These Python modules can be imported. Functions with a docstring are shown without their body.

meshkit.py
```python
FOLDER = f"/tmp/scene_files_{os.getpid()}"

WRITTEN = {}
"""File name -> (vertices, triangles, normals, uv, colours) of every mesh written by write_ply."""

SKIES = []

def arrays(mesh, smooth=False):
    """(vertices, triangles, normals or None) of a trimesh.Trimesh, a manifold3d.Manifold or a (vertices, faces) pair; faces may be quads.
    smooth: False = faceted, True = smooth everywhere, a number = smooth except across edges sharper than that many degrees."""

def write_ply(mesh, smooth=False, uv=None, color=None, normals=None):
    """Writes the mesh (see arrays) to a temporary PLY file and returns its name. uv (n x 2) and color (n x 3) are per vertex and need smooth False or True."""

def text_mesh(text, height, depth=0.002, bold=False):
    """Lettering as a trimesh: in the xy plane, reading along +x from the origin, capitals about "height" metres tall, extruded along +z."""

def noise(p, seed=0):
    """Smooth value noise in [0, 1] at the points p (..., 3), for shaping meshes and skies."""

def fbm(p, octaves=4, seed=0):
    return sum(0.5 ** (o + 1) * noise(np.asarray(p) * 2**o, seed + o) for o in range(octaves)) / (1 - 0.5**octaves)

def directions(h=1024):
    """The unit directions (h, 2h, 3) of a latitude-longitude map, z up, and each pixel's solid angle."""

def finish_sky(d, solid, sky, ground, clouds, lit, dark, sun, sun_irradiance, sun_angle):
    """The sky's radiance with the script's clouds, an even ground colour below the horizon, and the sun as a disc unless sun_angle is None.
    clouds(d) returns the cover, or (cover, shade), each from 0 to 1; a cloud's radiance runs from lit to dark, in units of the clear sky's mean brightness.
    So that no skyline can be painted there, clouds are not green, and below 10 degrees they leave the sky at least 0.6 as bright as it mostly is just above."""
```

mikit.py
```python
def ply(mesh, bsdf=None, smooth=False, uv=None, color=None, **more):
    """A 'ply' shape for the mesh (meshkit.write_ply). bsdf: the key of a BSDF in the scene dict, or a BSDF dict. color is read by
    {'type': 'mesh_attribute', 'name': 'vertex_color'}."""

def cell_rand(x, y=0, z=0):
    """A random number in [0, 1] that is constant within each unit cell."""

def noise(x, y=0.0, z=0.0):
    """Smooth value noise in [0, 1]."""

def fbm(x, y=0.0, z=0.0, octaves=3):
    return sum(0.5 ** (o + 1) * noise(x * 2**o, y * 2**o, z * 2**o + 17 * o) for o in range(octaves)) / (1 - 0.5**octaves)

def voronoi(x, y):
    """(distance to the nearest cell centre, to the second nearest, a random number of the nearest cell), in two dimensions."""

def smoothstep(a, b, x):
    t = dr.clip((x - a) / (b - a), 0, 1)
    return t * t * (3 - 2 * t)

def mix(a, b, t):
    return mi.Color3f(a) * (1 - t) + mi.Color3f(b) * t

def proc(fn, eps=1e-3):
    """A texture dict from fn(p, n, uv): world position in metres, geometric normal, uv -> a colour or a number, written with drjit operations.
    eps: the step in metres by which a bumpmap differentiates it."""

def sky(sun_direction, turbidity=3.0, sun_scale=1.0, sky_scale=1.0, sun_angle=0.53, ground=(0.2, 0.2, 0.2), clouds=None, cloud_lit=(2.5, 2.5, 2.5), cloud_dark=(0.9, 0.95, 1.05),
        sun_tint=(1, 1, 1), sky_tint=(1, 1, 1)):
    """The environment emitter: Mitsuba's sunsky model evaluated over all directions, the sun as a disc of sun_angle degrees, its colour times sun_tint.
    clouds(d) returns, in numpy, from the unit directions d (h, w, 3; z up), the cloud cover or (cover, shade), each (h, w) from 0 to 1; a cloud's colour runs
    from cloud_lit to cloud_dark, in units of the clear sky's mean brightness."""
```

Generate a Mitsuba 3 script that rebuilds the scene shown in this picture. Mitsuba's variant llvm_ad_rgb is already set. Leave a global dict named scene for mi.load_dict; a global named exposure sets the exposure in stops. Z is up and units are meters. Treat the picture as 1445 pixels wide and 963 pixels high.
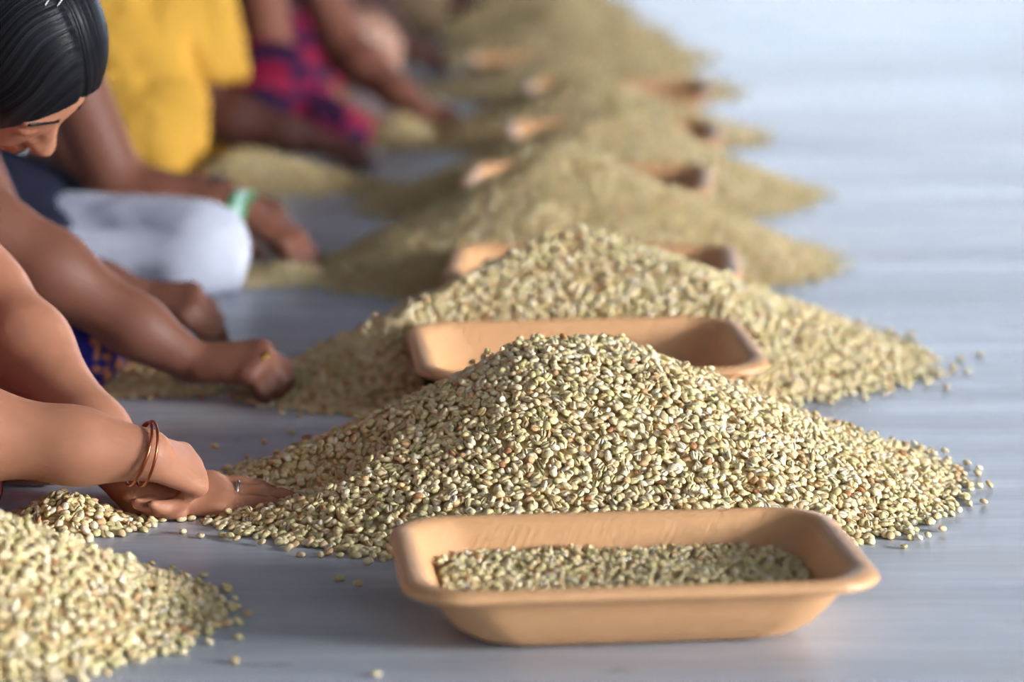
import math, numpy as np, trimesh, mitsuba as mi, drjit as dr, mikit, meshkit
from scipy.spatial import cKDTree
from scipy import sparse
scene, labels = {}, {}
exposure = -.62
T = mi.ScalarTransform4f
V = lambda *a: np.array(a, float)
unit = lambda a: np.asarray(a, float) / np.linalg.norm(a)
def lin(r, g, b):
    c = np.array([r, g, b]) / 255.0
    return np.where(c < .04045, c / 12.92, ((c + .055) / 1.055) ** 2.4)
def rgb(r, g, b): return {'type': 'rgb', 'value': lin(r, g, b).tolist()}

# ------------------------------------------------------------------ camera: 100 mm lens at f/2.8, seated photographer
EYE, PITCH = V(0, 0, .69), math.radians(11.3)
scene['camera'] = {'type': 'thinlens', 'fov': 20.4, 'fov_axis': 'x', 'aperture_radius': .0178, 'focus_distance': 2.66, 'near_clip': .05, 'far_clip': 60.,
    'to_world': T().look_at(origin=EYE.tolist(), target=(EYE + V(0, math.cos(PITCH), -math.sin(PITCH))).tolist(), up=[0, 0, 1])}

# ------------------------------------------------------------------ the hall: x -2.6..8, y -5..15, daylight through its windows
X0, X1, Y0, Y1, ZC = -2.6, 8.0, -5.0, 15.0, 3.8
RIGHT_WINDOWS = [(-1.5, 1.1, .75, 2.65, 175.0), (4.6, 6.6, .7, 2.6, 3.0), (9.6, 11.6, .7, 2.6, 3.0)]   # y0, y1, z0, z1, radiance
BACK_WINDOWS = [(-1.9, .1, .5, 2.7, 1.5), (.3, 6.1, .3, 3.0, 5.8)]                            # x0, x1, z0, z1, radiance
FRONT_WINDOWS = [(3.2, 6.8, .6, 2.8, 11.0)]
DAY = np.array([.97, .995, 1.04])

# ------------------------------------------------------------------ materials
def bsdf(key, d): scene[key] = d; return key
def principled(col, rough=.5, **k): return {'type': 'principled', 'base_color': col, 'roughness': rough, **k}
VC = {'type': 'mesh_attribute', 'name': 'vertex_color'}
def floor_col(p, n, uv):
    x, y = p.x, p.y
    streak = mikit.fbm(x * 1.3, y * 34., 3., 4)
    fine = mikit.fbm(x * 14., y * 160., 9., 3)
    blot = mikit.fbm(x * 2.2, y * 3.0, 5., 4)
    vein = mikit.smoothstep(.035, .0, dr.abs(mikit.fbm(x * 2.0 + 4, y * 5.0, 1., 4) - .5)) * mikit.smoothstep(.55, .75, mikit.fbm(x * 3., y * 3., 8., 2))
    scratch = mikit.smoothstep(.0026, .0008, dr.abs(y - 2.151 - (x + .2) * .04 + .002 * mikit.noise(x * 90.))) * mikit.smoothstep(.028, .018, dr.abs(x + .197))
    stain = mikit.smoothstep(.016, .004, dr.sqrt(dr.square((x - .081) * .55) + dr.square(y - 2.135)) + .010 * mikit.noise(x * 120., y * 160.))
    v = -.42 * scratch - .22 * stain + .86 + .15 * (streak - .5) * 2 + .07 * (fine - .5) * 2 + .16 * (blot - .5) * 2 - .25 * vein
    c = mi.Color3f(.465, .505, .568) * v
    return mikit.mix(c, c * mi.Color3f(1.05, 1.0, .93), mikit.smoothstep(.5, .8, blot))
def floor_rough(p, n, uv): return .30 + .16 * mikit.fbm(p.x * 2., p.y * 30., 2., 3)
bsdf('m_floor', {'type': 'twosided', 'bsdf': principled(mikit.proc(floor_col), mikit.proc(floor_rough), specular=.45)})
bsdf('m_wall', {'type': 'twosided', 'bsdf': principled(mikit.proc(lambda p, n, uv: mi.Color3f(.10, .105, .115) * (.95 + .1 * mikit.fbm(p.x * 2 + p.y * 2, p.z * 2, 1., 3))), .8)})
bsdf('m_frame', principled(rgb(150, 152, 155), .5))
bsdf('m_bean', {'type': 'twosided', 'bsdf': principled(VC, .62, specular=.22)})
def tray_bump(p, n, uv): return .6 * mikit.noise(uv.x * 620., uv.y * 22., 1.) + .4 * mikit.noise(uv.x * 1100., uv.y * 160., 2.)
bsdf('m_tray', {'type': 'twosided', 'bsdf': {'type': 'bumpmap', 'arbitrary': mikit.proc(tray_bump, 3e-4), 'scale': .0005,
     'bsdf': principled(mikit.proc(lambda p, n, uv: mi.Color3f(.61, .335, .158) * (.93 + .14 * mikit.fbm(p.x * 60, p.y * 60, p.z * 60, 3))), .38, specular=.5)}})
def skin_bump(p, n, uv): return .6 * mikit.noise(p.x * 700, p.y * 700, p.z * 700) + .4 * mikit.noise(p.x * 1500, p.y * 1500, p.z * 1500)
bsdf('m_skin', {'type': 'twosided', 'bsdf': {'type': 'bumpmap', 'arbitrary': mikit.proc(skin_bump, 3e-4), 'scale': .00022, 'bsdf': principled(VC, .52, specular=.3)}})
bsdf('m_cloth', {'type': 'twosided', 'bsdf': principled(VC, .85, sheen=.3, specular=.2)})
def metal(key, c, r=.25): bsdf(key, principled(rgb(*c), r, metallic=1.0))
metal('m_copper', (190, 110, 75), .3); metal('m_gold', (225, 175, 80)); metal('m_silver', (215, 220, 220), .2)
bsdf('m_green_glass', principled(rgb(70, 150, 95), .12, specular=.8, clearcoat=1.0))
bsdf('m_pale_glass', principled(rgb(190, 225, 210), .12, specular=.8, clearcoat=1.0))
bsdf('m_dark_bangle', principled(rgb(35, 40, 45), .3))
bsdf('m_pin', principled(rgb(215, 215, 205), .3))

def add(key, mesh, m, label=None, cat=None, group=None, kind=None, smooth=False, **k):
    assert key not in scene, key
    scene[key] = mikit.ply(mesh, m, smooth, **k)
    d = {a: b for a, b in (('label', label), ('category', cat), ('group', group), ('kind', kind)) if b}
    if d: labels[key] = d
def box(x0, x1, y0, y1, z0, z1):
    b = trimesh.creation.box((x1 - x0, y1 - y0, z1 - z0)); b.apply_translation(((x0 + x1) / 2, (y0 + y1) / 2, (z0 + z1) / 2)); return b
cat_mesh = trimesh.util.concatenate

# ------------------------------------------------------------------ the setting
add('floor', box(X0, X1, Y0, Y1, -.05, 0), 'm_floor', 'smooth grey blue stone floor with faint streaks', None, None, 'structure')
add('ceiling', box(X0, X1, Y0, Y1, ZC, ZC + .1), 'm_wall', 'plain white ceiling', None, None, 'structure')
def wall_boxes(a0, a1, holes):
    """Boxes (a0, a1, z0, z1) of a wall along one axis around its window holes."""
    out, at = [], a0
    for h0, h1, z0, z1, *_ in holes:
        out += [(at, h0, 0, ZC), (h0, h1, 0, z0), (h0, h1, z1, ZC)]; at = h1
    return out + [(at, a1, 0, ZC)]
add('wall_left', box(X0 - .15, X0, Y0, Y1, 0, ZC), 'm_wall', 'plain white wall on the left', None, None, 'structure')
add('wall_right', cat_mesh([box(X1, X1 + .15, a, b, c, d) for a, b, c, d in wall_boxes(Y0, Y1, RIGHT_WINDOWS)]), 'm_wall', 'white wall with large windows on the right', None, None, 'structure')
add('wall_back', cat_mesh([box(a, b, Y1, Y1 + .15, c, d) for a, b, c, d in wall_boxes(X0, X1, BACK_WINDOWS)]), 'm_wall', 'white wall with windows at the far end', None, None, 'structure')
add('wall_front', cat_mesh([box(a, b, Y0 - .15, Y0, c, d) for a, b, c, d in wall_boxes(X0, X1, FRONT_WINDOWS)]), 'm_wall', 'white wall with windows behind the camera', None, None, 'structure')
def window(i, axis, a0, a1, z0, z1, rad):
    bar = .05
    bars = [(a0, a1, z0, z0 + bar), (a0, a1, z1 - bar, z1), (a0, a0 + bar, z0, z1), (a1 - bar, a1, z0, z1), ((a0 + a1) / 2 - bar / 2, (a0 + a1) / 2 + bar / 2, z0, z1)]
    at = {'right': X1, 'back': Y1, 'front': Y0 - .15}[axis]
    f = [box(at + .03, at + .09, a, b, c, d) if axis == 'right' else box(a, b, at + .03, at + .09, c, d) for a, b, c, d in bars]
    add(f'window_{i}', cat_mesh(f), 'm_frame', 'window frame with a centre post', None, None, 'structure')
    p = {'right': [(at + .08, a1, z0), (at + .08, a0, z0), (at + .08, a0, z1), (at + .08, a1, z1)],
         'back': [(a0, at + .08, z0), (a1, at + .08, z0), (a1, at + .08, z1), (a0, at + .08, z1)],
         'front': [(a1, at + .06, z0), (a0, at + .06, z0), (a0, at + .06, z1), (a1, at + .06, z1)]}[axis]
    v, fc = np.array(p, float), np.array([[0, 1, 2], [0, 2, 3]])
    want = {'right': V(-1, 0, 0), 'back': V(0, -1, 0), 'front': V(0, 1, 0)}[axis]
    if np.cross(v[1] - v[0], v[2] - v[0]) @ want < 0: fc = fc[:, ::-1]
    add(f'window_{i}__pane', (v, fc), 'm_frame', 'bright daylit pane', emitter={'type': 'area', 'radiance': {'type': 'rgb', 'value': (DAY * rad * (V(.88, .98, 1.12) if axis == 'back' else 1)).tolist()}})
wi = 0
for ax, ws in (('right', RIGHT_WINDOWS), ('back', BACK_WINDOWS), ('front', FRONT_WINDOWS)):
    for w in ws: wi += 1; window(wi, ax, *w)

# ------------------------------------------------------------------ coffee beans
def bean(rings, detail):
    """A hulled coffee bean: domed back (+z), flatter belly with a crease (-z), about 9.6 mm long. Returns vertices, faces, crease weight."""
    a, b, h, d = .0048, .0039, .0030, .0020
    if detail == 2: pts = [(0, -.25, 1), (.16, -1, .25), (.62, -.82, 0), (.98, .05, 0), (.72, .72, 0), (0, 1, 0), (-.72, .72, 0), (-.98, .05, 0), (-.62, -.82, 0), (-.16, -1, .25)]
    elif detail == 1: pts = [(0, -.4, 1), (.3, -1, 0), (1, .05, 0), (.6, .85, 0), (-.6, .85, 0), (-1, .05, 0), (-.3, -1, 0)]
    else: pts = [(0, -.8, .7), (.95, -.1, 0), (.5, .9, 0), (-.5, .9, 0), (-.95, -.1, 0)]
    pts = np.array(pts); m = len(pts); v, w = [(-a, 0, 0)], [0]
    for s in np.linspace(-1, 1, rings + 2)[1:-1]:
        x = math.sin(s * math.pi / 2); r = math.sqrt(max(0, 1 - abs(x) ** 2.3))
        for y, z, g in pts: v.append((a * x, b * r * y, r * z * (h if z > 0 else d))); w.append(g)
    v.append((a, 0, 0)); w.append(0)
    f = []
    for j in range(m): f.append((0, 1 + (j + 1) % m, 1 + j))
    for i in range(rings - 1):
        for j in range(m):
            p, q, r_, s_ = 1 + i * m + j, 1 + i * m + (j + 1) % m, 1 + (i + 1) * m + j, 1 + (i + 1) * m + (j + 1) % m
            f += [(p, q, s_), (p, s_, r_)]
    o = 1 + (rings - 1) * m
    for j in range(m): f.append((o + j, o + (j + 1) % m, o + m))
    v, f = np.array(v), np.array(f)
    if trimesh.Trimesh(v, f, process=False).volume < 0: f = f[:, ::-1]
    return v, f, np.array(w, float)
BEANS = {3: bean(5, 2), 2: bean(3, 1), 1: bean(1, 0)}
TINTS = np.array([lin(*c) for c in [(234, 216, 172), (224, 210, 158), (240, 224, 188), (222, 196, 146), (234, 208, 164), (212, 198, 142), (244, 232, 206), (218, 178, 130), (180, 130, 90)]])
TW = np.array([.2, .17, .16, .14, .13, .09, .06, .04, .01])
def bean_cloud(pos, nrm, lod, rng, tilt=.5, flat=False, size=1.0):
    """Vertices, faces and colours of one bean at each of pos, bellies up or down, axes tilted about nrm."""
    n = len(pos)
    if n == 0: return np.zeros((0, 3)), np.zeros((0, 3), int), np.zeros((0, 3))
    bv, bf, bw = BEANS[lod]
    z = nrm + rng.normal(0, tilt, (n, 3)); z /= np.linalg.norm(z, axis=1, keepdims=True)
    z *= np.where(rng.random(n) < (.15 if flat else .5), -1, 1)[:, None]
    t = rng.normal(0, 1, (n, 3)); x = np.cross(t, z); x /= np.linalg.norm(x, axis=1, keepdims=True)
    y = np.cross(z, x)
    s = size * rng.uniform(.84, 1.12, (n, 3))
    R = np.stack([x * s[:, :1], y * s[:, 1:2], z * s[:, 2:]], 1)
    v = np.einsum('kj,njd->nkd', bv, R) + pos[:, None]
    f = bf[None] + (np.arange(n) * len(bv))[:, None, None]
    c = TINTS[rng.choice(len(TINTS), n, p=TW)] * rng.uniform(.80, 1.02, (n, 1)) * V(.99, .99, .955)
    c = c[:, None] * (1 - .62 * bw[None, :, None] * V(.9, 1, 1.12))
    return v.reshape(-1, 3), f.reshape(-1, 3), np.clip(c, .01, .95).reshape(-1, 3)
def join(parts):
    vs, fs, cs, at = [], [], [], 0
    for v, f, c in parts:
        vs.append(v); fs.append(f + at); cs.append(c); at += len(v)
    return np.vstack(vs), np.vstack(fs), np.vstack(cs)

def hexgrid(x0, x1, y0, y1, s, rng, jit=.28):
    nx, ny = int((x1 - x0) / s) + 1, int((y1 - y0) / (s * .866)) + 1
    i, j = np.meshgrid(np.arange(nx), np.arange(ny))
    p = np.stack([x0 + (i + .5 * (j % 2)) * s, y0 + j * s * .866], -1).reshape(-1, 2)
    return p + rng.normal(0, jit * s, p.shape)

class Tray:
    W, D = .1925, .1225
    def __init__(s, x, y, yaw, lift=.0005, tilt=0): s.c, s.yaw, s.lift, s.tilt = V(x, y), math.radians(yaw), lift, math.radians(tilt)
    def local(s, p):
        d = p[..., :2] - s.c; c, n = math.cos(s.yaw), math.sin(s.yaw)
        return np.stack([d[..., 0] * c + d[..., 1] * n, -d[..., 0] * n + d[..., 1] * c], -1)
    def away(s, p):
        q = np.maximum(abs(s.local(p)) - V(s.W - .045, s.D - .045), 0); return np.hypot(q[..., 0], q[..., 1]) - .045
    def inside(s, p, grow=0): q = s.local(p); return (abs(q[..., 0]) < s.W + grow) & (abs(q[..., 1]) < s.D + grow)
TRAYS = [Tray(.096, 2.272, 6), Tray(.080, 3.095, 6, .005, 3), Tray(.108, 3.68, -3, .001, 1), Tray(.118, 4.36, -6, .014, 3), Tray(.180, 5.03, 1, .004, 2), Tray(.216, 5.74, 0, .003, 2), Tray(.09, 6.38, 2)]

def pile(key, label, cx, cy, h, rl, rr, rf, rb, lods, seed, s=.0071, group=None, concave=.0, dents=(), rnd=.012, wobble=.5, skew=0, crop=None):
    """A heap of beans: a solid core of the heap's shape and the beans of its skin. lods: mesh detail of the beans seen and of those behind."""
    rng = np.random.default_rng(seed)
    def r_of(x, y):
        dx, dy = x - cx, y - cy + skew * np.clip((cx - x) / rl, 0, 1.1)
        ang = np.arctan2(dy, dx)
        wob = 1 + wobble * (.05 * np.sin(3 * ang + seed) + .035 * np.sin(5 * ang + 2.1 * seed) + .02 * np.sin(9 * ang + seed * .7))
        return np.sqrt((dx / np.where(dx > 0, rr, rl)) ** 2 + (dy / np.where(dy > 0, rb, rf)) ** 2) / wob
    def height(x, y):
        r = r_of(x, y)
        p = np.stack([x, y, 0 * x], -1)
        bump = (meshkit.fbm(p * 11. + seed, 3) - .5) * .028 * np.clip(1.15 - r, 0, 1) * min(1, h / .12)
        top = math.sqrt(rnd)
        z = h * (math.sqrt(1 + rnd) - np.sqrt(r * r + rnd)) / (math.sqrt(1 + rnd) - top) - concave * h * np.clip(r, 0, 1) * np.clip(1 - r, 0, 1) + bump - .002
        for t in TRAYS: z = np.minimum(z, np.maximum(.050 + .75 * t.away(p), -.02 + 0 * z))
        for a, b, rad in dents:
            a, b = V(*a), V(*b); u = np.clip(((x - a[0]) * (b - a)[0] + (y - a[1]) * (b - a)[1]) / ((b - a) @ (b - a)), 0, 1)
            z = np.minimum(z, .004 + .8 * np.maximum(np.hypot(x - a[0] - u * (b - a)[0], y - a[1] - u * (b - a)[1]) - rad, 0))
        return z
    p = hexgrid(cx - rl * 1.15, cx + rr * 1.15, cy - rf * 1.15, cy + rb * 1.15, s, rng)
    if crop is not None: p = p[p[:, 0] > crop]
    x, y = p.T; e = .004
    z = height(x, y)
    nx, ny = (height(x + e, y) - height(x - e, y)) / (2 * e), (height(x, y + e) - height(x, y - e)) / (2 * e)
    nrm = np.stack([-nx, -ny, np.ones_like(nx)], -1); nrm /= np.linalg.norm(nrm, axis=1, keepdims=True)
    keep = (z > -.004) | ((z > -.010) & (rng.random(len(z)) < .35)) | ((z > -.018) & (rng.random(len(z)) < .08))
    for t in TRAYS: keep &= t.away(p) > -.014
    z = np.maximum(z, .0004)
    pos = np.stack([x, y, z + .0022], -1) + nrm * rng.uniform(-.0012, .0016, (len(z), 1))
    rim = z < .003
    pos[:, 2] = np.maximum(pos[:, 2], .0024)
    view = EYE - pos; seen = ((nrm * view).sum(1) / np.linalg.norm(view, axis=1) > -.06)
    parts = []
    for mask, lod in ((keep & seen, lods[0]), (keep & ~seen, lods[1])):
        for mk, tl in ((mask & ~rim, .32), (mask & rim, .12)):
            parts.append(bean_cloud(pos[mk], nrm[mk], lod, rng, tl, flat=tl < .2, size=s / .0071))
    # second, scattered layer on top so that the skin is not even
    up = keep & ~rim & (rng.random(len(z)) < .10)
    parts.append(bean_cloud(pos[up] + nrm[up] * .0026 + rng.normal(0, .002, (up.sum(), 3)), nrm[up], lods[0], rng, .4, size=s / .0071))
    # core
    g = .012
    gx, gy = np.meshgrid(np.arange(cx - rl * 1.1, cx + rr * 1.1, g), np.arange(cy - rf * 1.1, cy + rb * 1.1, g), indexing='ij')
    gz = height(gx, gy) - .0014
    ok = gz > -.004
    for t in TRAYS: ok &= t.away(np.stack([gx, gy], -1)) > -.016
    idx = np.arange(gx.size).reshape(gx.shape)
    q = ok[:-1, :-1] & ok[1:, :-1] & ok[1:, 1:] & ok[:-1, 1:]
    f = np.stack([idx[:-1, :-1][q], idx[1:, :-1][q], idx[1:, 1:][q], idx[:-1, 1:][q]], -1)
    if len(f):
        cv = np.stack([gx, gy, np.maximum(gz, .0005)], -1).reshape(-1, 3)
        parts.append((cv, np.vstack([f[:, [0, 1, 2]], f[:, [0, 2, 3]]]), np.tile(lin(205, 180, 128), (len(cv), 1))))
    v, f, c = join(parts)
    add(key, (v, f), 'm_bean', label, 'coffee beans', group, 'stuff', smooth=True, color=c)

# the big heaps, one behind the other
pile('coffee_bean_heap', 'large sharp heap of pale green coffee beans directly behind the front tray', .066, 2.764, .141, .35, .38, .315, .27, (3, 1), 11, concave=.14, rnd=.022, wobble=.35, skew=.072, dents=[((-.36, 2.615), (-.225, 2.640), .046)])
pile('coffee_bean_heap_001', 'second large heap of coffee beans, behind the empty tan tray', .075, 3.36, .156, .36, .43, .30, .30, (2, 1), 5, concave=.10, skew=.17)
pile('coffee_bean_heap_002', 'third heap of coffee beans from the front, blurred, wide foot reaching left', .08, 4.06, .160, .375, .375, .32, .28, (1, 1), 8, concave=.10, skew=.1)
pile('coffee_bean_heap_003', 'fourth heap of coffee beans from the front, long slope to the left', .165, 4.70, .144, .42, .335, .31, .28, (1, 1), 21, concave=.14, skew=.12, s=.0078)
pile('coffee_bean_heap_004', 'fifth heap of coffee beans from the front, with a dark shaded left flank', .163, 5.50, .112, .36, .31, .34, .26, (1, 1), 34, concave=.12, s=.0085)
pile('coffee_bean_heap_005', 'sixth heap of coffee beans from the front, soft in the blur', .17, 6.30, .116, .37, .32, .33, .30, (1, 1), 47, s=.009)
pile('coffee_bean_heap_006', 'seventh heap of coffee beans from the front, very blurred', .12, 7.0, .142, .34, .37, .34, .32, (1, 1), 55, s=.010)
pile('coffee_bean_heap_007', 'eighth heap of coffee beans from the front, very blurred', .08, 7.75, .14, .36, .34, .34, .32, (1, 1), 61, s=.011)
pile('coffee_bean_heap_008', 'farthest heap of coffee beans at the top edge of the photo', .02, 8.55, .15, .38, .33, .36, .36, (1, 1), 70, s=.012)
pile('coffee_bean_heap_009', 'near blurred heap of coffee beans in the bottom left corner', -.58, 2.255, .150, .3, .335, .205, .24, (2, 1), 81)
# the small sorted heaps beside the women
for i, (lb, *a) in enumerate([
    ('small heap of dark and pale coffee beans below the copper bangles', -.418, 2.572, .030, .062, .070, .055, .05),
    ('small heap of coffee beans beside the blue and orange skirt', -.405, 3.27, .034, .09, .10, .13, .16),
    ('small scatter of coffee beans under the hand with green bangles', -.31, 3.90, .022, .09, .07, .07, .09),
    ('dim heap of coffee beans beside the dark navy cloth', -.63, 4.38, .07, .12, .13, .12, .12),
    ('heap of coffee beans on the floor in front of the yellow tunic', -.46, 4.80, .065, .12, .26, .12, .12),
    ('small heap of coffee beans between the hands of the woman in magenta', -.215, 5.42, .05, .10, .09, .14, .14)]):
    pile('sorted_bean_heap' + (f'_{i:03d}' if i else ''), lb, *a, (3, 1) if i == 0 else (2, 1) if i < 3 else (1, 1), 100 + i)

# ------------------------------------------------------------------ trays
def rrect(hx, hy, r, n=12):
    p = []
    for sx, sy, a0 in ((1, 1, 0), (-1, 1, 90), (-1, -1, 180), (1, -1, 270)):
        for a in np.radians(np.linspace(a0, a0 + 90, n)): p.append((sx * (hx - r) + r * math.cos(a), sy * (hy - r) + r * math.sin(a)))
    for k in range(3, -1, -1):   # points along the straight sides too
        a, b = np.array(p[(k + 1) * n - 1]), np.array(p[(k + 1) * n % (4 * n)] if k < 3 else p[0])
        for t in np.linspace(0, 1, 8)[1:-1][::-1]: p.insert((k + 1) * n, tuple(a + (b - a) * t))
    return np.array(p)
def loft(sections):
    n = len(rrect(*sections[0][:3])); v, uv = [], []
    for k, (hx, hy, r, z) in enumerate(sections):
        q = rrect(hx, hy, r); v.append(np.column_stack([q, np.full(n, z)]))
        L = np.concatenate([[0], np.cumsum(np.linalg.norm(np.diff(q, axis=0), axis=1))])
        uv.append(np.column_stack([L / 1.2, np.full(n, k / len(sections))]))
    f = []
    for k in range(len(sections) - 1):
        for j in range(n): a, b = k * n + j, k * n + (j + 1) % n; f += [(a, b, b + n), (a, b + n, a + n)]
    v, uv = np.vstack(v), np.vstack(uv)
    for base, flip in ((0, True), ((len(sections) - 1) * n, False)):
        c = len(v); v = np.vstack([v, v[base:base + n].mean(0)]); uv = np.vstack([uv, uv[base]])
        for j in range(n): t = (base + j, base + (j + 1) % n, c); f.append(t[::-1] if flip else t)
    return v, np.array(f), uv
SECT = [(.120, .060, .040, 0), (.128, .068, .044, .0008), (.138, .078, .047, .005), (.150, .090, .049, .015), (.162, .100, .049, .032), (.170, .107, .048, .050), (.176, .112, .048, .0535),
        (.186, .1185, .048, .0515), (.1915, .1220, .048, .0520), (.1930, .1230, .048, .0545), (.1915, .1220, .048, .0585), (.187, .119, .047, .0612), (.180, .115, .046, .0620), (.1735, .1105, .045, .0600), (.1690, .1065, .044, .0545),
        (.158, .097, .043, .035), (.147, .087, .043, .017), (.136, .077, .042, .0075), (.126, .068, .040, .0042), (.115, .058, .036, .0038)]
TV, TF, TUV = loft(SECT)
TRAY_SAYS = ['tan plastic tray in front with a layer of coffee beans in it', 'empty tan tray with its inner walls showing above the front heap', 'tan tray whose two corners show behind the second heap', 'tan tray with one bright corner behind the third heap',
             'tan tray with a dark right end behind the fourth heap', 'blurred tan tray behind the fifth heap with its orange back wall showing', 'farthest visible tan tray, only a bright left corner showing']
for i, t in enumerate(TRAYS):
    c, n = math.cos(t.yaw), math.sin(t.yaw)
    ct, st = math.cos(t.tilt), math.sin(t.tilt)
    v = (TV - V(0, -.06, 0)) @ np.array([[1, 0, 0], [0, ct, -st], [0, st, ct]]).T + V(0, -.06, 0)
    v = v @ np.array([[c, -n, 0], [n, c, 0], [0, 0, 1]]).T + V(t.c[0], t.c[1], t.lift)
    add('tray' + (f'_{i:03d}' if i else ''), (v, TF), 'm_tray', TRAY_SAYS[i], 'tray', 'tan trays between the heaps', smooth=True, uv=TUV)
rng = np.random.default_rng(4)
t = TRAYS[0]; p = hexgrid(-.16, .16, -.11, .11, .0068, rng); parts = []
def tray_half(z): return np.interp(z, [.004, .0075, .017, .035], [.120, .136, .147, .158]) , np.interp(z, [.004, .0075, .017, .035], [.062, .077, .087, .097])
for lay in range(3):
    p = hexgrid(-.16, .16, -.11, .11, .0068, rng)
    z = .0275 + .010 * meshkit.fbm(np.column_stack([p * 16, 0 * p[:, 0]]) + 3, 3) + (lay - 2) * .0045 + .05 * p[:, 1]
    hx, hy = tray_half(z); q = np.maximum(abs(p) - np.column_stack([hx - .047, hy - .047]), 0)
    k = np.hypot(q[:, 0], q[:, 1]) < .042
    if lay == 2: k &= rng.random(len(k)) < .85
    c, n = math.cos(t.yaw), math.sin(t.yaw)
    w = np.column_stack([p[k] @ np.array([[c, -n], [n, c]]).T + t.c, z[k]])
    parts.append(bean_cloud(w, np.tile(V(0, 0, 1), (k.sum(), 1)), 2 if lay else 1, rng, .6))
v, f, c = join(parts)
add('coffee_bean_layer', (v, f), 'm_bean', 'layer of pale coffee beans lying inside the front tan tray', 'coffee beans', None, 'stuff', smooth=True, color=c)

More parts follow.
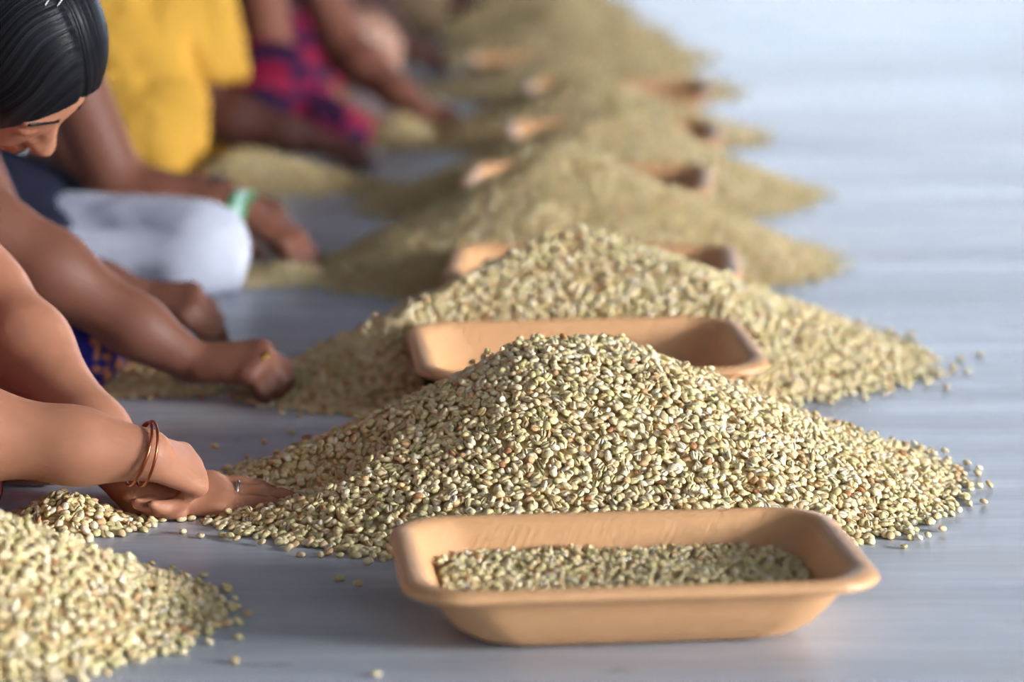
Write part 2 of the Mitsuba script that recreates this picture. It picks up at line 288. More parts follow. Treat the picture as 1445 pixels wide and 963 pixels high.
# ------------------------------------------------------------------ loose beans on the floor
LOOSE = [(-0.361, 2.612), (-0.356, 2.594), (-0.346, 2.591), (-0.333, 2.607), (-0.328, 2.586), (-0.322, 2.607), (-0.319, 2.594), (-0.316, 2.615), (-0.309, 2.615), (-0.310, 2.586), (-0.301, 2.591), (-0.304, 2.543), (-0.286, 2.528), (-0.265, 2.530), (-0.244, 2.533), (-0.254, 2.555), (-0.201, 2.487), (-0.189, 2.463), (-0.154, 2.463), (-0.150, 2.387), (-0.269, 2.398), (-0.221, 2.284), (-0.222, 2.217), (-0.219, 2.154), (-0.461, 2.727), (-0.106, 2.121), (-0.133, 2.372), (0.450, 2.785), (0.448, 2.741), (0.432, 2.724), (0.418, 2.718), (0.424, 2.653), (0.401, 2.652), (0.390, 2.620), (0.379, 2.607), (0.355, 2.492), (0.337, 2.558), (0.488, 3.410), (0.497, 3.354), (0.492, 3.243), (0.495, 3.173), (0.522, 3.295), (0.536, 3.335), (0.534, 3.267), (0.564, 3.360), (-0.290, 3.414), (-0.252, 3.042), (-0.309, 2.884), (-0.259, 2.903), (-0.253, 3.048), (-0.235, 2.949), (-0.290, 3.419), (-0.317, 3.436)]
bv, bf, bw = BEANS[3]
rng = np.random.default_rng(9)
ALONE = {25: 'pale coffee bean alone at the bottom edge, below the left end of the front tray', 26: 'small brown coffee bean beside the left corner of the front tray', 19: 'brownish coffee bean, second one out from the left corner of the front tray',
    20: 'tan coffee bean lying by itself between the bottom left heap and the flat hand', 21: 'coffee bean on the floor just off the tip of the bottom left heap', 22: 'pale coffee bean touching the lower foot of the bottom left heap',
    23: 'pale coffee bean below the bottom left heap, beside a thin floor scratch', 24: 'whitish coffee bean at the toes of the woman with copper bangles', 35: 'single coffee bean on bare floor to the right of the front tray', 36: 'coffee bean at the right corner of the front tray, foot of the front heap',
    47: 'dull coffee bean alone on the shaded floor above the copper bangles', 18: 'coffee bean nearest the front tray among those before the front heap'}
def loose_group(x, y):
    if x > .3 and y > 2.95: return 'pale coffee bean lying loose on the floor right of the second heap', 'loose beans right of the second heap'
    if x > .2: return 'pale coffee bean lying loose on the floor at the right foot of the front heap', 'loose beans right of the front heap'
    if y < 2.33: return 'pale coffee bean lying alone on the bare floor left of the front tray', 'loose beans left of the front tray'
    if y < 2.72: return 'pale coffee bean lying loose on the floor near the hand lying flat', 'loose beans near the flat hand'
    return 'small coffee bean lying loose on the floor left of the second heap', 'loose beans left of the second heap'
for i, (x, y) in enumerate(LOOSE):
    v, f, c = bean_cloud(np.array([[x, y, .0022]]), np.array([[0, 0, 1.]]), 3, rng, .12, flat=True)
    v[:, 2] -= v[:, 2].min()
    lb, gp = (ALONE[i], None) if i in ALONE else loose_group(x, y)
    add('coffee_bean' + (f'_{i:03d}' if i else ''), (v, f), 'm_bean', lb, 'coffee bean', gp, smooth=True, color=c)

# ------------------------------------------------------------------ bodies as blended round bones, meshed by surface nets
def nets(F, org, h):
    ins = F < 0; n = np.array(F.shape)
    code = np.zeros(n - 1, np.uint8)
    for dx, dy, dz in np.ndindex(2, 2, 2): code += ins[dx:n[0] - 1 + dx, dy:n[1] - 1 + dy, dz:n[2] - 1 + dz]
    act = np.argwhere((code > 0) & (code < 8))
    num = np.full(n - 1, -1, np.int32); num[tuple(act.T)] = np.arange(len(act))
    acc, cnt = np.zeros((len(act), 3)), np.zeros((len(act), 1))
    for ax in range(3):
        o1, o2 = [k for k in range(3) if k != ax]
        for a, b in np.ndindex(2, 2):
            p = act.copy(); p[:, o1] += a; p[:, o2] += b; q = p.copy(); q[:, ax] += 1
            fp, fq = F[tuple(p.T)], F[tuple(q.T)]; m = (fp < 0) != (fq < 0)
            t = fp[m] / (fp[m] - fq[m]); pt = p[m].astype(float); pt[:, ax] += t
            acc[m] += pt; cnt[m] += 1
    v = org + acc / cnt * h; faces = []
    for ax in range(3):
        o1, o2 = [(1, 2), (2, 0), (0, 1)][ax]
        sl = [slice(1, -1)] * 3; sl[ax] = slice(0, None)
        A = ins[tuple(slice(None, -1) if k == ax else slice(1, -1) for k in range(3))]
        B = ins[tuple(slice(1, None) if k == ax else slice(1, -1) for k in range(3))]
        e = np.argwhere(A != B)
        if not len(e): continue
        up = A[tuple(e.T)]
        base = e.copy()
        for k in range(3):
            if k != ax: base[:, k] += 1
        c = []
        for a, b in ((-1, -1), (0, -1), (0, 0), (-1, 0)):
            q = base.copy(); q[:, o1] += a; q[:, o2] += b; c.append(num[tuple(q.T)])
        q = np.stack(c, -1); q[~up] = q[~up][:, ::-1]; faces.append(q)
    q = np.vstack(faces)
    return v, np.vstack([q[:, [0, 1, 2]], q[:, [0, 2, 3]]])
def relax(v, f, n):
    """Taubin smoothing."""
    e = np.vstack([f[:, [0, 1]], f[:, [1, 2]], f[:, [2, 0]]]); e = np.vstack([e, e[:, ::-1]])
    A = sparse.coo_matrix((np.ones(len(e)), (e[:, 0], e[:, 1])), (len(v), len(v))).tocsr(); A.data[:] = 1
    L = sparse.diags(1 / np.maximum(np.asarray(A.sum(1)).ravel(), 1)) @ A
    for _ in range(n): v = v + .5 * (L @ v - v); v = v - .51 * (L @ v - v)
    return v
class Blob:
    """Groups of bones; inside a group they blend over k metres, groups blend with each other over 4 mm."""
    def __init__(s): s.g = {}
    def add(s, k, d, lo, hi): s.g.setdefault(k, []).append((d, np.asarray(lo), np.asarray(hi)))
    def bone(s, a, b, r1, r2=None, k=.012, cut=False, flat=None):
        a, b = np.asarray(a, float), np.asarray(b, float); r2 = r1 if r2 is None else r2; m = max(r1, r2)
        ab = b - a; L2 = max(ab @ ab, 1e-12)
        def d(p):
            q = p - a; t = np.clip(q @ ab / L2, 0, 1); e = q - t[..., None] * ab
            dd = np.sqrt((e ** 2).sum(-1)) - (r1 + (r2 - r1) * t)
            return np.maximum(dd, ((p - b) @ (ab / math.sqrt(L2)))) if cut else dd
        s.add(k, d, np.minimum(a, b) - m, np.maximum(a, b) + m)
    def egg(s, c, axes, radii, k=.012):
        c, R, r = np.asarray(c, float), np.array([unit(x) for x in axes]), np.array(radii, float)
        s.add(k, lambda p: (np.sqrt((((p - c) @ R.T / r) ** 2).sum(-1)) - 1) * r.min(), c - r.max(), c + r.max())
    def mesh(s, h, floor=.0015, cuts=(), groups_k=.004):
        lo = np.min([x[1] for g in s.g.values() for x in g], 0) - 4 * h; hi = np.max([x[2] for g in s.g.values() for x in g], 0) + 4 * h
        lo[2] = max(lo[2], -3 * h)
        n = np.ceil((hi - lo) / h).astype(int) + 1
        ax = [lo[k] + np.arange(n[k]) * h for k in range(3)]
        best = None
        for k, g in s.g.items():
            S = np.zeros(n, np.float32); pad = max(5 * k, 3 * h)
            for d, a, b in g:
                i0 = np.clip(np.floor((a - pad - lo) / h).astype(int), 0, n - 1); i1 = np.clip(np.ceil((b + pad - lo) / h).astype(int) + 1, 1, n)
                if (i1 <= i0).any(): continue
                P = np.stack(np.meshgrid(*[ax[j][i0[j]:i1[j]] for j in range(3)], indexing='ij'), -1)
                S[i0[0]:i1[0], i0[1]:i1[1], i0[2]:i1[2]] += np.exp(np.clip(-d(P) / k, -40, 60)).astype(np.float32)
            fld = -k * np.log(S + 1e-12)
            if best is None: best = fld
            else:
                t = np.clip(.5 + .5 * (fld - best) / groups_k, 0, 1); best = fld * (1 - t) + best * t - groups_k * t * (1 - t)
        best = np.maximum(best, (floor - ax[2])[None, None, :])
        for c0, nn in cuts:
            pl = sum((ax[k] - c0[k]).reshape([-1 if j == k else 1 for j in range(3)]) * nn[k] for k in range(3)); best = np.maximum(best, pl)
        return nets(best.astype(np.float32), lo, h)

def rot(v, ax, deg):
    a = math.radians(deg); ax = unit(ax); return v * math.cos(a) + np.cross(ax, v) * math.sin(a) + ax * (ax @ v) * (1 - math.cos(a))
FING = [((.080, .024), (.040, .024, .020)), ((.084, .006), (.044, .028, .021)), ((.079, -.012), (.041, .026, .021)), ((.071, -.028), (.032, .019, .018))]
def hand(B, W, f, n, side, curls, splay=4, thumb=(.3, .8, -.2), tcurl=20, sc=1.0, tips=None, k=.0028):
    """A hand at the wrist W: f towards the knuckles, n out of the back of the hand, side +1 right, -1 left."""
    f = unit(f); n = unit(n - (n @ f) * f); s = np.cross(n, f) * side
    kn = []
    for i, ((l, w), ph) in enumerate(FING):
        m0 = W + sc * (f * .012 + s * w * .55); m1 = W + sc * (f * l + s * w)
        B.bone(m0, m1, .0145 * sc, .0105 * sc, k=.005); B.bone(m1 + n * .0015 - f * .004, m1 + n * .0015, .0105 * sc, None, k=.004); kn.append(m1)
    B.bone(W + sc * (f * .025 + s * .008 - n * .008), W + sc * (f * .062 - n * .004), .014 * sc, .012 * sc, k=.006)
    for i, ((l, w), ph) in enumerate(FING):
        c = curls[i] if isinstance(curls[0], (tuple, list)) else curls
        d = rot(f, n, -splay * side * (1.3 - i)) if splay else f
        d = rot(f, n, splay * side * (1.3 - i)); p = kn[i]; r = (.0088, .0092, .0088, .0076)[i] * sc
        ax = np.cross(d, n)
        for j in range(3):
            d = rot(d, ax, -c[j]); q = p + d * ph[j] * sc
            B.bone(p, q, r * (1 - .07 * j), r * (.95 - .09 * j), k=.0028); p = q
        if tips is not None: tips.append(p)
    t0 = W + sc * (f * .016 + s * .020 - n * .008)
    d = unit(f * thumb[0] + s * thumb[1] + n * thumb[2]); t1 = t0 + d * .040 * sc
    B.bone(t0, t1, .0155 * sc, .0115 * sc, k=.006)
    ax = np.cross(d, f) if np.linalg.norm(np.cross(d, f)) > .05 else n
    d = rot(d, ax, tcurl); t2 = t1 + d * .030 * sc; d = rot(d, ax, tcurl * .8); t3 = t2 + d * .024 * sc
    B.bone(t1, t2, .0112 * sc, .0098 * sc, k=.0028); B.bone(t2, t3, .0100 * sc, .0080 * sc, k=.0028)
    if tips is not None: tips.append(t3)

def cloth_mesh(B, h, amp, seed, cuts=(), floor=.001, freq=(9, 9, 14)):
    v, f = B.mesh(h, floor=floor, cuts=cuts)
    v = relax(v, f, 6)
    nn = meshkit.arrays((v, f), True)[2]
    w = meshkit.fbm(v * freq, 3, seed)
    w = 1 - 2 * abs(w - .5) * 2.2                                        # ridged: folds
    v = v + nn * (amp * w)[:, None]
    v[:, 2] = np.maximum(v[:, 2], .001)
    return v, f
def paint(v, fn): return np.clip(fn(v), .003, .95)
def plain(c, var=.1, seed=3, fr=30): return lambda v: lin(*c) * (1 + var * 2 * (meshkit.fbm(v * fr, 3, seed) - .5))[:, None]

def ring(c, axis, R, r, sx=1.0, n=40, m=8, up=None):
    axis = unit(axis); a = unit(np.cross(axis, (0, 0, 1) if up is None else up)); b = np.cross(axis, a)
    u, w = np.meshgrid(np.arange(n) * 2 * np.pi / n, np.arange(m) * 2 * np.pi / m, indexing='ij')
    rad = (R + r * np.cos(w))[..., None]
    v = c + rad * (np.cos(u)[..., None] * a * sx + np.sin(u)[..., None] * b) + (r * np.sin(w))[..., None] * axis
    i, j = np.meshgrid(np.arange(n), np.arange(m), indexing='ij'); I = lambda i, j: (i % n) * m + j % m
    q = np.stack([I(i, j), I(i + 1, j), I(i + 1, j + 1), I(i, j + 1)], -1).reshape(-1, 4)
    return v.reshape(-1, 3), q

def person(key, label, P):
    """P: hip, chest, rsh, lsh, head (centre, face, crown), arms [(shoulder, elbow, wrist, hand kwargs)], knees, feet, colours, clothes."""
    h = P['h']; B = Blob(); tips = []
    hip, chest = V(*P['hip']), V(*P['chest']); C, ff, uu = [V(*x) for x in P['head']]; ff = unit(ff); uu = unit(uu - (uu @ ff) * ff); rr = np.cross(ff, uu)
    axis = unit(chest - hip); neck0 = chest + axis * .08
    B.bone(hip, chest, .105, .105, .02); B.bone(hip + V(0, -.07, 0), hip + V(0, .07, 0), .10, None, .02)
    B.bone(V(*P['arms'][0][0]), V(*P['arms'][1][0]), .055, None, .02)
    B.bone(neck0, C - uu * .07 - ff * .02, .052, .046, .02)
    B.egg(C, (rr, ff, uu), (.074, .092, .086), .012)
    B.egg(C + ff * .030 - uu * .060, (rr, ff, uu), (.056, .058, .060), .012)          # jaw
    B.bone(C + ff * .078 - uu * .085, C + ff * .070 - uu * .088, .016, None, .008)      # chin
    nb, nt = C + ff * .086 - uu * .010, C + ff * .106 - uu * .046
    B.bone(nb, nt, .0075, .0105, .004)
    for sd in (-1, 1):
        B.bone(nt - ff * .006 + rr * sd * .009, nt - ff * .010 + rr * sd * .010, .0065, None, .004)
        B.egg(C + rr * sd * .071 - uu * .030 - ff * .012, (rr, ff, uu), (.007, .016, .026), .004)   # ear
        B.bone(C + ff * .080 + rr * sd * .018 + uu * .012, C + ff * .072 + rr * sd * .045 + uu * .010, .010, .009, .006)   # brow ridge
        B.egg(C + ff * .078 + rr * sd * .031 - uu * .012, (rr, ff, uu), (.014, .009, .008), .003)   # closed lid
    B.bone(C + ff * .092 - uu * .064 - rr * .014, C + ff * .092 - uu * .064 + rr * .014, .0055, None, .003)
    B.bone(C + ff * .090 - uu * .073 - rr * .012, C + ff * .090 - uu * .073 + rr * .012, .0065, None, .003)
    for (S, E, W, hk), side in zip(P['arms'], (1, -1)):
        S, E, W = V(*S), V(*E), V(*W); fr = P.get('fr', 1.0)
        M = E + (W - E) * .28; N = E + (W - E) * .72
        B.bone(S, E, .052, .040 * fr, .012); B.bone(E, M, .039 * fr, .041 * fr, .012); B.bone(M, N, .041 * fr, .0295 * fr, .012); B.bone(N, W, .0295 * fr, .0240 * fr, .012)
        hand(B, W, V(*hk['f']), V(*hk['n']), side, hk['curls'], hk.get('splay', 4), hk.get('thumb', (.4, .8, -.3)), hk.get('tcurl', 20), hk.get('sc', .96), tips)
    for kn, an, toe in P['legs']:
        kn, an, toe = V(*kn), V(*an), V(*toe)
        lr = P.get('leg_r', 1.0); hp = hip + V(0, 0, P.get('thigh_low', 0)); B.bone(hp, kn, .075 * lr, .052 * lr, .015); B.bone(kn, an, .048 * lr, .032 * lr, .015); B.bone(an, toe, .032, .018, .012)
    v, f = B.mesh(h)
    v = relax(v, f, 3); v[:, 2] = np.maximum(v[:, 2], .0012)
    col = paint(v, plain(P['skin'], .10, 5, 60))
    d, _ = cKDTree(np.array(tips[5:] if key == 'person' else tips)).query(v)
    col = col * (1 - np.exp(-(d / .013) ** 2)[:, None] * (1 - V(*P.get('tip', (1.05, .78, .75)))))
    d2 = np.linalg.norm(v - (C + ff * .092 - uu * .068), axis=1)
    col = col * (1 - np.exp(-(d2 / .014) ** 2)[:, None] * (1 - V(1, .7, .72)))
    labels[key] = {'label': label, 'category': 'person'}
    if P.get('group'): labels[key]['group'] = P['group']
    add(key + '__body', (v, f), 'm_skin', smooth=True, color=np.clip(col, .01, .9))
    # hair, eyebrows
    Hh = Blob(); g = P.get('hair_grow', .012); off = ff * -.010 + uu * .004
    Hh.egg(C + off, (rr, ff, uu), (.074 + g, .094 + g, .088 + g), .01)
    Hh.egg(C - ff * .115 - uu * .02, (rr, ff, uu), (.045, .035, .045), .012)
    fn = unit(ff * .85 - uu * P.get('hairline', .53))
    v, f = Hh.mesh(max(h, .004), floor=-1, cuts=[(C + fn * P.get('hair_cut', .088), fn), (C + unit(ff * .962 - uu * .273) * .070, unit(ff * .962 - uu * .273))])
    v = relax(v, f, 6)
    q = v - C; lat = q @ rr; nn = meshkit.arrays((v, f), True)[2]
    v = v - nn * (.004 * np.exp(-(lat / .005) ** 2) * (q @ (uu + .3 * ff) > 0))[:, None] + nn * (.005 * (lat < -.004) * (1 - np.exp(-(lat / .03) ** 2)))[:, None]
    hk = 'm_hair_' + key
    c_, f_, r_, u_ = [mi.Vector3f(*map(float, x)) for x in (C, ff, rr, uu)]
    Cf, Ff, Rf, Uf = [tuple(map(float, x)) for x in (C, ff, rr, uu)]
    def strands(p, n, uv, Cf=Cf, Ff=Ff, Rf=Rf, Uf=Uf):
        dt = lambda a: (p.x - Cf[0]) * a[0] + (p.y - Cf[1]) * a[1] + (p.z - Cf[2]) * a[2]
        a, b, c = dt(Ff), dt(Rf), dt(Uf)
        w = .012 * mikit.noise(a * 20, b * 20, c * 20)
        s1 = mikit.noise((a + .25 * c + w) * 520, c * 9, 1.) * .6 + mikit.noise((a + .25 * c + w) * 1300, c * 20, 2.) * .4
        s2 = mikit.noise((b + w * .5) * 620, a * 8, 3.) * .6 + mikit.noise((b + w * .5) * 1500, a * 20, 4.) * .4
        return dr.select(b > 0, s1, s2)
    bsdf(hk, {'type': 'twosided', 'bsdf': {'type': 'bumpmap', 'arbitrary': mikit.proc(strands, 2e-4), 'scale': .0007, 'bsdf': principled(mikit.proc(lambda p, n, uv, s=strands: mi.Color3f(.004, .004, .005) + mi.Color3f(.016, .017, .021) * s(p, n, uv) * s(p, n, uv)), .36, specular=.08)}})
    add(key + '__hair', (v, f), hk, 'black hair parted and pulled back', smooth=True)
    for i, (a, b) in enumerate(P.get('pins', ())):
        tr = cKDTree(v); nv = meshkit.arrays((v, f), True)[2]
        j0, j1 = tr.query(np.array([a, b]))[1]; p = np.linspace(v[j0] + nv[j0] * .0012, v[j1] + nv[j1] * .0012, 7)
        add(key + '__hair_pin' + (f'_{i:03d}' if i else ''), cat_mesh([trimesh.creation.cylinder(.0007, segment=[p[j], p[j + 1]], sections=8) for j in range(6) if np.linalg.norm(p[j + 1] - p[j]) > 1e-5]), 'm_pin', 'thin pale hair pin')
    for i, sd in enumerate((-1, 1)):
        E_ = Blob(); E_.bone(C + ff * .088 + rr * sd * .016 + uu * .014, C + ff * .078 + rr * sd * .048 + uu * .014, .0042, .0025, .003)
        add(key + '__eyebrow' + ('_001' if i else ''), E_.mesh(.0015, floor=-1), hk, smooth=True)
    # clothes
    K = Blob(); G = .016
    K.bone(hip, chest, .105 + G, .105 + G, .03); K.bone(hip + V(0, -.08, 0), hip + V(0, .08, 0), .10 + G, None, .03)
    K.bone(V(*P['arms'][0][0]), V(*P['arms'][1][0]), .055 + G, None, .03)
    for (S, E, W, hk_) in P['arms']:
        S, E = V(*S), V(*E); K.bone(S, S + (E - S) * P['sleeve'], .070, P.get('sleeve_r', .064), .012, cut=True)
    for a, b, r1, r2 in P.get('drape', ()): K.bone(a, b, r1, r2, .03)
    v, f = cloth_mesh(K, P['ch'], P.get('fold', .006), 7, freq=P.get('folds', (9, 9, 14)))
    add(key + '__' + P['top'][0], (v, f), 'm_cloth', P['top'][1], smooth=True, color=paint(v, P['top'][2]))
    Q = Blob()
    Q.bone(hip + V(.02, -.06, -.02), hip + V(.02, .06, -.02), .12, None, .03)
    for kn, an, toe in P['legs']:
        kn, an = V(*kn), V(*an); kr = P.get('knee_r', .07)
        Q.bone(hip + V(0, 0, P.get('thigh_low', 0)), kn, P.get('thigh_r', .10), kr, .03); Q.bone(kn, kn + (an - kn) * .8, kr, .05, .03)
    for a, b, r1, r2 in P.get('skirt', ()): Q.bone(a, b, r1, r2, .02)
    v, f = cloth_mesh(Q, P['ch'], P.get('fold', .006), 9, freq=P.get('folds', (9, 9, 14)))
    add(key + '__' + P['bottom'][0], (v, f), 'm_cloth', P['bottom'][1], smooth=True, color=paint(v, P['bottom'][2]))

    for nm, lb, fn_, bones in P.get('extra', ()):
        X = Blob()
        for a, b, r1, r2 in bones: X.bone(a, b, r1, r2, .03)
        v, f = cloth_mesh(X, P['ch'], P.get('fold', .006), 13)
        add(key + '__' + nm, (v, f), 'm_cloth', lb, smooth=True, color=paint(v, fn_))

def spots(base, dot, size, seed, thr=.30, c2=None):
    """Cloth print: rounded dots in clusters."""
    def fn(v):
        out = np.tile(lin(*base), (len(v), 1)) * (1 + .2 * (meshkit.fbm(v * 40, 2, seed) - .5))[:, None]
        p = np.stack([v[:, 0] + .3 * v[:, 1], v[:, 2] + .5 * v[:, 1]], -1) / size
        c = np.floor(p); d = np.hypot(*(p - c - .5).T)
        on = (d < thr) & (meshkit.noise(np.column_stack([c * .37 + 5, 0 * d]), seed) > .36)
        out[on] = lin(*dot)
        if c2 is not None: out[meshkit.fbm(v * 28, 3, seed + 2) > .53] = lin(*c2)
        return out
    return fn
# ------------------------------------------------------------------ the women sorting beans, seated on the floor along the left, all facing right
R_FIST = dict(f=(.44, .70, -.35), n=(.50, -.40, .78), curls=[(80, 50, 25), (84, 55, 28), (86, 58, 30), (88, 62, 30)], splay=1, thumb=(.3, .4, -.8), tcurl=15)
person('person', 'woman nearest the camera, head bent low, two copper bangles, pressing beans into small heap', dict(h=.0040, ch=.008,
    hip=(-1.02, 2.77, .13), chest=(-.83, 2.78, .32), head=((-.502, 2.85, .425), (.53, 0, -.85), (.65, -.64, .41)),
    arms=[((-.73, 2.60, .35), (-.570, 2.540, .106), (-.336, 2.552, .073), dict(R_FIST, sc=.86)),
          ((-.71, 2.95, .37), (-.540, 2.86, .166), (-.352, 2.618, .020), dict(f=(.97, .10, -.08), n=(.10, -.32, .95), curls=[(7, 8, 5), (3, 5, 4), (4, 6, 4), (8, 8, 5)], splay=7, thumb=(.76, .62, -.10), tcurl=4, sc=.93))],
    legs=[((-.74, 2.50, .09), (-.84, 2.76, .05), (-.80, 2.86, .03)), ((-.72, 3.02, .09), (-.62, 2.75, .035), (-.455, 2.72, .020))],
    skin=(164, 112, 86), tip=(.95, .50, .50), sleeve=.55, hair_cut=.090, pins=[((-.437, 2.768, .470), (-.422, 2.775, .487)), ((-.449, 2.762, .472), (-.444, 2.765, .479))],
    top=('blouse', 'red blouse', plain((165, 30, 38))), bottom=('skirt', 'pink and dark striped skirt', lambda v: np.where((np.sin(v[:, 2:] * 700 + v[:, 1:2] * 300) > .2), lin(200, 90, 95), lin(50, 35, 50))),
    skirt=[(V(-.66, 2.62, .05), V(-.515, 2.648, .022), .05, .024)]))
person('person_001', 'woman with gold ring and blue and orange skirt, hand picking at second heap', dict(h=.0048, ch=.008,
    hip=(-.96, 3.36, .13), chest=(-.84, 3.30, .36), head=((-.72, 3.30, .50), (.75, 0, -.66), (.66, 0, .75)),
    arms=[((-.76, 3.13, .38), (-.572, 3.10, .190), (-.356, 3.10, .046), dict(f=(.97, -.08, .04), n=(.0, -.45, .9), curls=[(52, 42, 20), (56, 46, 22), (60, 48, 25), (62, 50, 25)], splay=2, thumb=(.75, .35, -.6), tcurl=10, sc=.95)),
          ((-.76, 3.50, .40), (-.620, 3.48, .085), (-.462, 3.43, .058), dict(f=(.85, -.30, -.05), n=(.10, -.55, .80), curls=[(40, 30, 15), (46, 34, 18), (52, 38, 20), (54, 40, 20)], splay=7, thumb=(.5, .6, -.5), tcurl=12, sc=.95))],
    legs=[((-.518, 3.19, .068), (-.80, 3.44, .05), (-.78, 3.52, .03)), ((-.80, 3.68, .085), (-.86, 3.30, .05), (-.76, 3.24, .03))],
    skin=(112, 72, 56), tip=(1.05, .72, .70), sleeve=.45, knee_r=.062,
    top=('tunic', 'lilac white tunic', plain((186, 182, 205))), bottom=('skirt', 'blue skirt printed with orange dots', spots((34, 36, 120), (224, 150, 78), .015, 3, .34)), fold=.003))
person('person_002', 'woman with green glass bangles, white trousers over one bent knee', dict(h=.0055, ch=.009,
    hip=(-.97, 4.04, .13), chest=(-.87, 4.05, .36), head=((-.76, 4.08, .56), (.75, 0, -.66), (.66, 0, .75)),
    arms=[((-.665, 3.97, .39), (-.545, 3.95, .098), (-.372, 3.935, .082), dict(f=(.80, -.10, -.40), n=(.42, -.25, .87), curls=[(30, 22, 12), (34, 24, 14), (38, 26, 15), (40, 28, 15)], splay=6, thumb=(.55, .5, -.6), tcurl=10)),
          ((-.80, 4.22, .34), (-.590, 4.15, .075), (-.415, 4.11, .082), dict(f=(.90, -.10, -.30), n=(.3, -.2, .9), curls=(35, 30, 15), splay=4, thumb=(.5, .6, -.5)))],
    legs=[((-.425, 3.83, .052), (-.74, 4.02, .05), (-.70, 4.10, .03)), ((-.82, 4.40, .085), (-.86, 4.0, .05), (-.78, 3.95, .03))],
    skin=(112, 70, 54), sleeve=.3, knee_r=.045, thigh_r=.045, thigh_low=-.09, leg_r=.6,
    top=('tunic', 'pale lilac tunic', plain((196, 194, 214))), bottom=('trousers', 'white cotton trousers', plain((184, 187, 200), .05)), skirt=[(V(-.60, 3.82, .035), V(-.43, 3.80, .035), .045, .045), (V(-.44, 3.77, .02), V(-.385, 3.78, .02), .03, .02)], fold=.004, extra=[('shawl', 'dark navy shawl over the lap', plain((34, 36, 52), .2), [(V(-.80, 4.02, .12), V(-.66, 3.98, .085), .07, .06), (V(-.70, 3.90, .06), V(-.64, 3.86, .05), .06, .05)])],
    ))
person('person_003', 'woman in a yellow tunic with dark forearm resting on the floor', dict(h=.0080, ch=.010,
    hip=(-.98, 5.20, .13), chest=(-.78, 5.20, .38), head=((-.56, 5.22, .60), (.75, 0, -.66), (.66, 0, .75)),
    arms=[((-.590, 5.08, .42), (-.548, 5.04, .100), (-.345, 5.0, .050), dict(f=(.93, -.10, -.25), n=(.2, -.4, .9), curls=(45, 45, 20), thumb=(.6, .5, -.5))),
          ((-.68, 5.32, .40), (-.60, 5.30, .10), (-.50, 5.22, .05), dict(f=(.9, -.3, -.2), n=(.2, -.2, .95), curls=(40, 40, 20)))],
    legs=[((-.625, 4.90, .085), (-.82, 5.22, .05), (-.78, 5.3, .03)), ((-.76, 5.36, .09), (-.84, 5.1, .05), (-.76, 5.05, .03))],
    skin=(78, 48, 42), sleeve=.84, sleeve_r=.082, knee_r=.062, thigh_r=.08, folds=(24, 24, 5),
    top=('tunic', 'yellow tunic', plain((198, 150, 60), .10, 4, 9)), drape=[(V(-.80, 5.12, .30), V(-.70, 4.98, .10), .13, .10), (V(-.70, 5.1, .34), V(-.625, 5.05, .24), .12, .09), (V(-.72, 5.0, .26), V(-.66, 4.86, .03), .07, .06), (V(-.66, 4.92, .10), V(-.575, 4.80, .012), .035, .018), (V(-.66, 5.0, .2), V(-.60, 5.0, .12), .06, .04), (V(-.76, 5.0, .14), V(-.622, 4.885, .085), .09, .080)],
    bottom=('trousers', 'yellow trousers', plain((192, 146, 58), .10, 6, 9)), skirt=[(V(-.66, 4.90, .06), V(-.60, 4.80, .02), .07, .04), (V(-.56, 5.10, .05), V(-.455, 5.06, .03), .04, .03)], fold=.012))
person('person_004', 'woman in a magenta and navy patterned dress, arm stretched to the far heaps', dict(h=.0080, ch=.010,
    hip=(-.80, 5.80, .13), chest=(-.62, 5.74, .38), head=((-.36, 5.78, .62), (.75, 0, -.66), (.66, 0, .75)),
    arms=[((-.50, 5.56, .36), (-.455, 5.46, .125), (-.315, 5.40, .055), dict(f=(.85, -.1, -.4), n=(.3, -.4, .9), curls=(40, 40, 20))),
          ((-.415, 5.76, .33), (-.335, 5.68, .148), (-.185, 5.55, .045), dict(f=(.9, -.1, -.25), n=(.2, -.3, .9), curls=(40, 40, 20), thumb=(.6, .5, -.5)))],
    legs=[((-.45, 5.32, .085), (-.66, 5.70, .05), (-.62, 5.8, .03)), ((-.46, 6.05, .09), (-.68, 5.66, .05), (-.6, 5.6, .03))],
    skin=(128, 82, 66), sleeve=.35, sleeve_r=.075, knee_r=.085,
    top=('dress', 'magenta dress', spots((112, 16, 56), (52, 26, 66), .03, 8, .4, (58, 22, 58))), bottom=('skirt', 'magenta and navy skirt', spots((124, 14, 52), (150, 44, 72), .03, 12, .35, (44, 24, 56))),
    skirt=[(V(-.45, 5.32, .07), V(-.31, 5.22, .035), .07, .045)], fold=.010))
person('person_005', 'woman far back in pale clothes with a dark bent arm, mostly out of focus', dict(h=.0095, ch=.012,
    hip=(-.74, 6.80, .13), chest=(-.58, 6.76, .38), head=((-.36, 6.78, .62), (.75, 0, -.66), (.66, 0, .75)),
    arms=[((-.43, 6.62, .40), (-.375, 6.66, .150), (-.245, 6.60, .070), dict(f=(.85, -.1, -.4), n=(.3, -.4, .9), curls=(35, 35, 20))),
          ((-.42, 6.92, .40), (-.36, 6.98, .13), (-.27, 6.88, .05), dict(f=(.9, -.2, -.25), n=(.2, -.3, .9), curls=(40, 40, 20)))],
    legs=[((-.34, 6.32, .075), (-.60, 6.72, .05), (-.56, 6.8, .03)), ((-.40, 7.1, .09), (-.62, 6.7, .05), (-.55, 6.65, .03))],
    skin=(86, 54, 46), sleeve=.45, top=('tunic', 'pale grey tunic', plain((170, 165, 172))), bottom=('skirt', 'pale skirt with orange flecks', spots((190, 172, 158), (190, 110, 70), .04, 15, .4)), fold=.010))
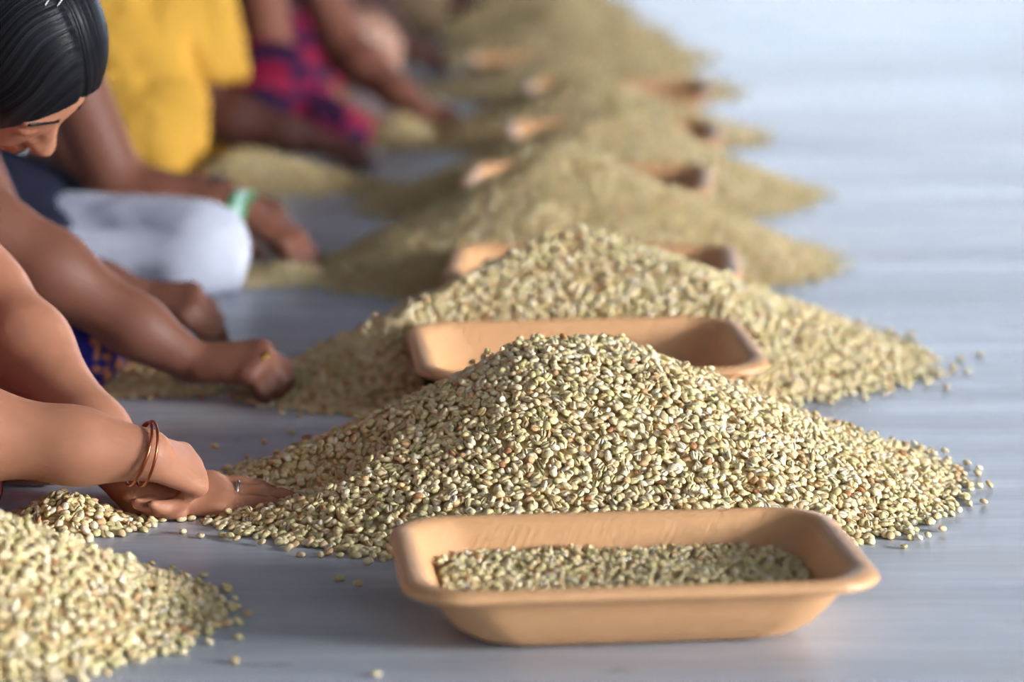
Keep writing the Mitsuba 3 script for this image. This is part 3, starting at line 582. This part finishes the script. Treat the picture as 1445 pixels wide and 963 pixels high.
person('person_006', 'farthest woman at the top edge, a dark blurred arm over the heaps', dict(h=.0105, ch=.013,
    hip=(-.62, 7.95, .13), chest=(-.45, 7.92, .38), head=((-.24, 7.95, .62), (.75, 0, -.66), (.66, 0, .75)),
    arms=[((-.33, 7.76, .40), (-.225, 7.74, .12), (-.07, 7.70, .055), dict(f=(.85, -.1, -.4), n=(.3, -.4, .9), curls=(35, 35, 20))),
          ((-.32, 8.10, .40), (-.26, 8.14, .13), (-.15, 8.02, .05), dict(f=(.9, -.2, -.25), n=(.2, -.3, .9), curls=(40, 40, 20)))],
    legs=[((-.26, 7.50, .085), (-.48, 7.85, .05), (-.44, 7.95, .03)), ((-.28, 8.3, .09), (-.50, 7.85, .05), (-.42, 7.8, .03))],
    skin=(84, 54, 46), sleeve=.45, top=('tunic', 'dark brown tunic', plain((92, 74, 60))), bottom=('skirt', 'dull brown skirt', plain((120, 100, 76))), fold=.010))

# jewellery and pins, worn by the women
def worn(key, mesh, m, label=None): add(key, mesh, m, label, smooth=True)
for i, (dx, tl) in enumerate(((-.006, .0), (.001, .12))):
    worn('person__bangle' + (f'_{i:03d}' if i else ''), ring(V(-.338 + dx, 2.552, .074), (.90, .30 + tl * .4, -.38 + tl), .0305, .0014), 'm_copper', 'thin copper bangle')
worn('person__finger_ring', ring(V(-.2625, 2.6395, .0150), (.95, .02, -.10), .0100, .0018), 'm_silver', 'small silver ring')
worn('person_001__finger_ring', ring(V(-.276, 3.090, .052), (.7, -.1, -.7), .0105, .0022), 'm_gold', 'gold ring')
for i, (o, m) in enumerate([(0, 'm_green_glass'), (.007, 'm_pale_glass'), (.014, 'm_pale_glass'), (.021, 'm_green_glass')]):
    worn('person_002__bangle' + (f'_{i:03d}' if i else ''), ring(V(-.392 + o, 3.936, .083 - .0005 * i), (.97, -.1, -.2), .0335, .0032), m, 'green glass bangle' if 'green' in m else 'pale green glass bangle')
worn('person_002__bracelet', ring(V(-.432, 4.118, .083), (.95, -.2, -.1), .031, .0035), 'm_dark_bangle', 'dark bracelet')
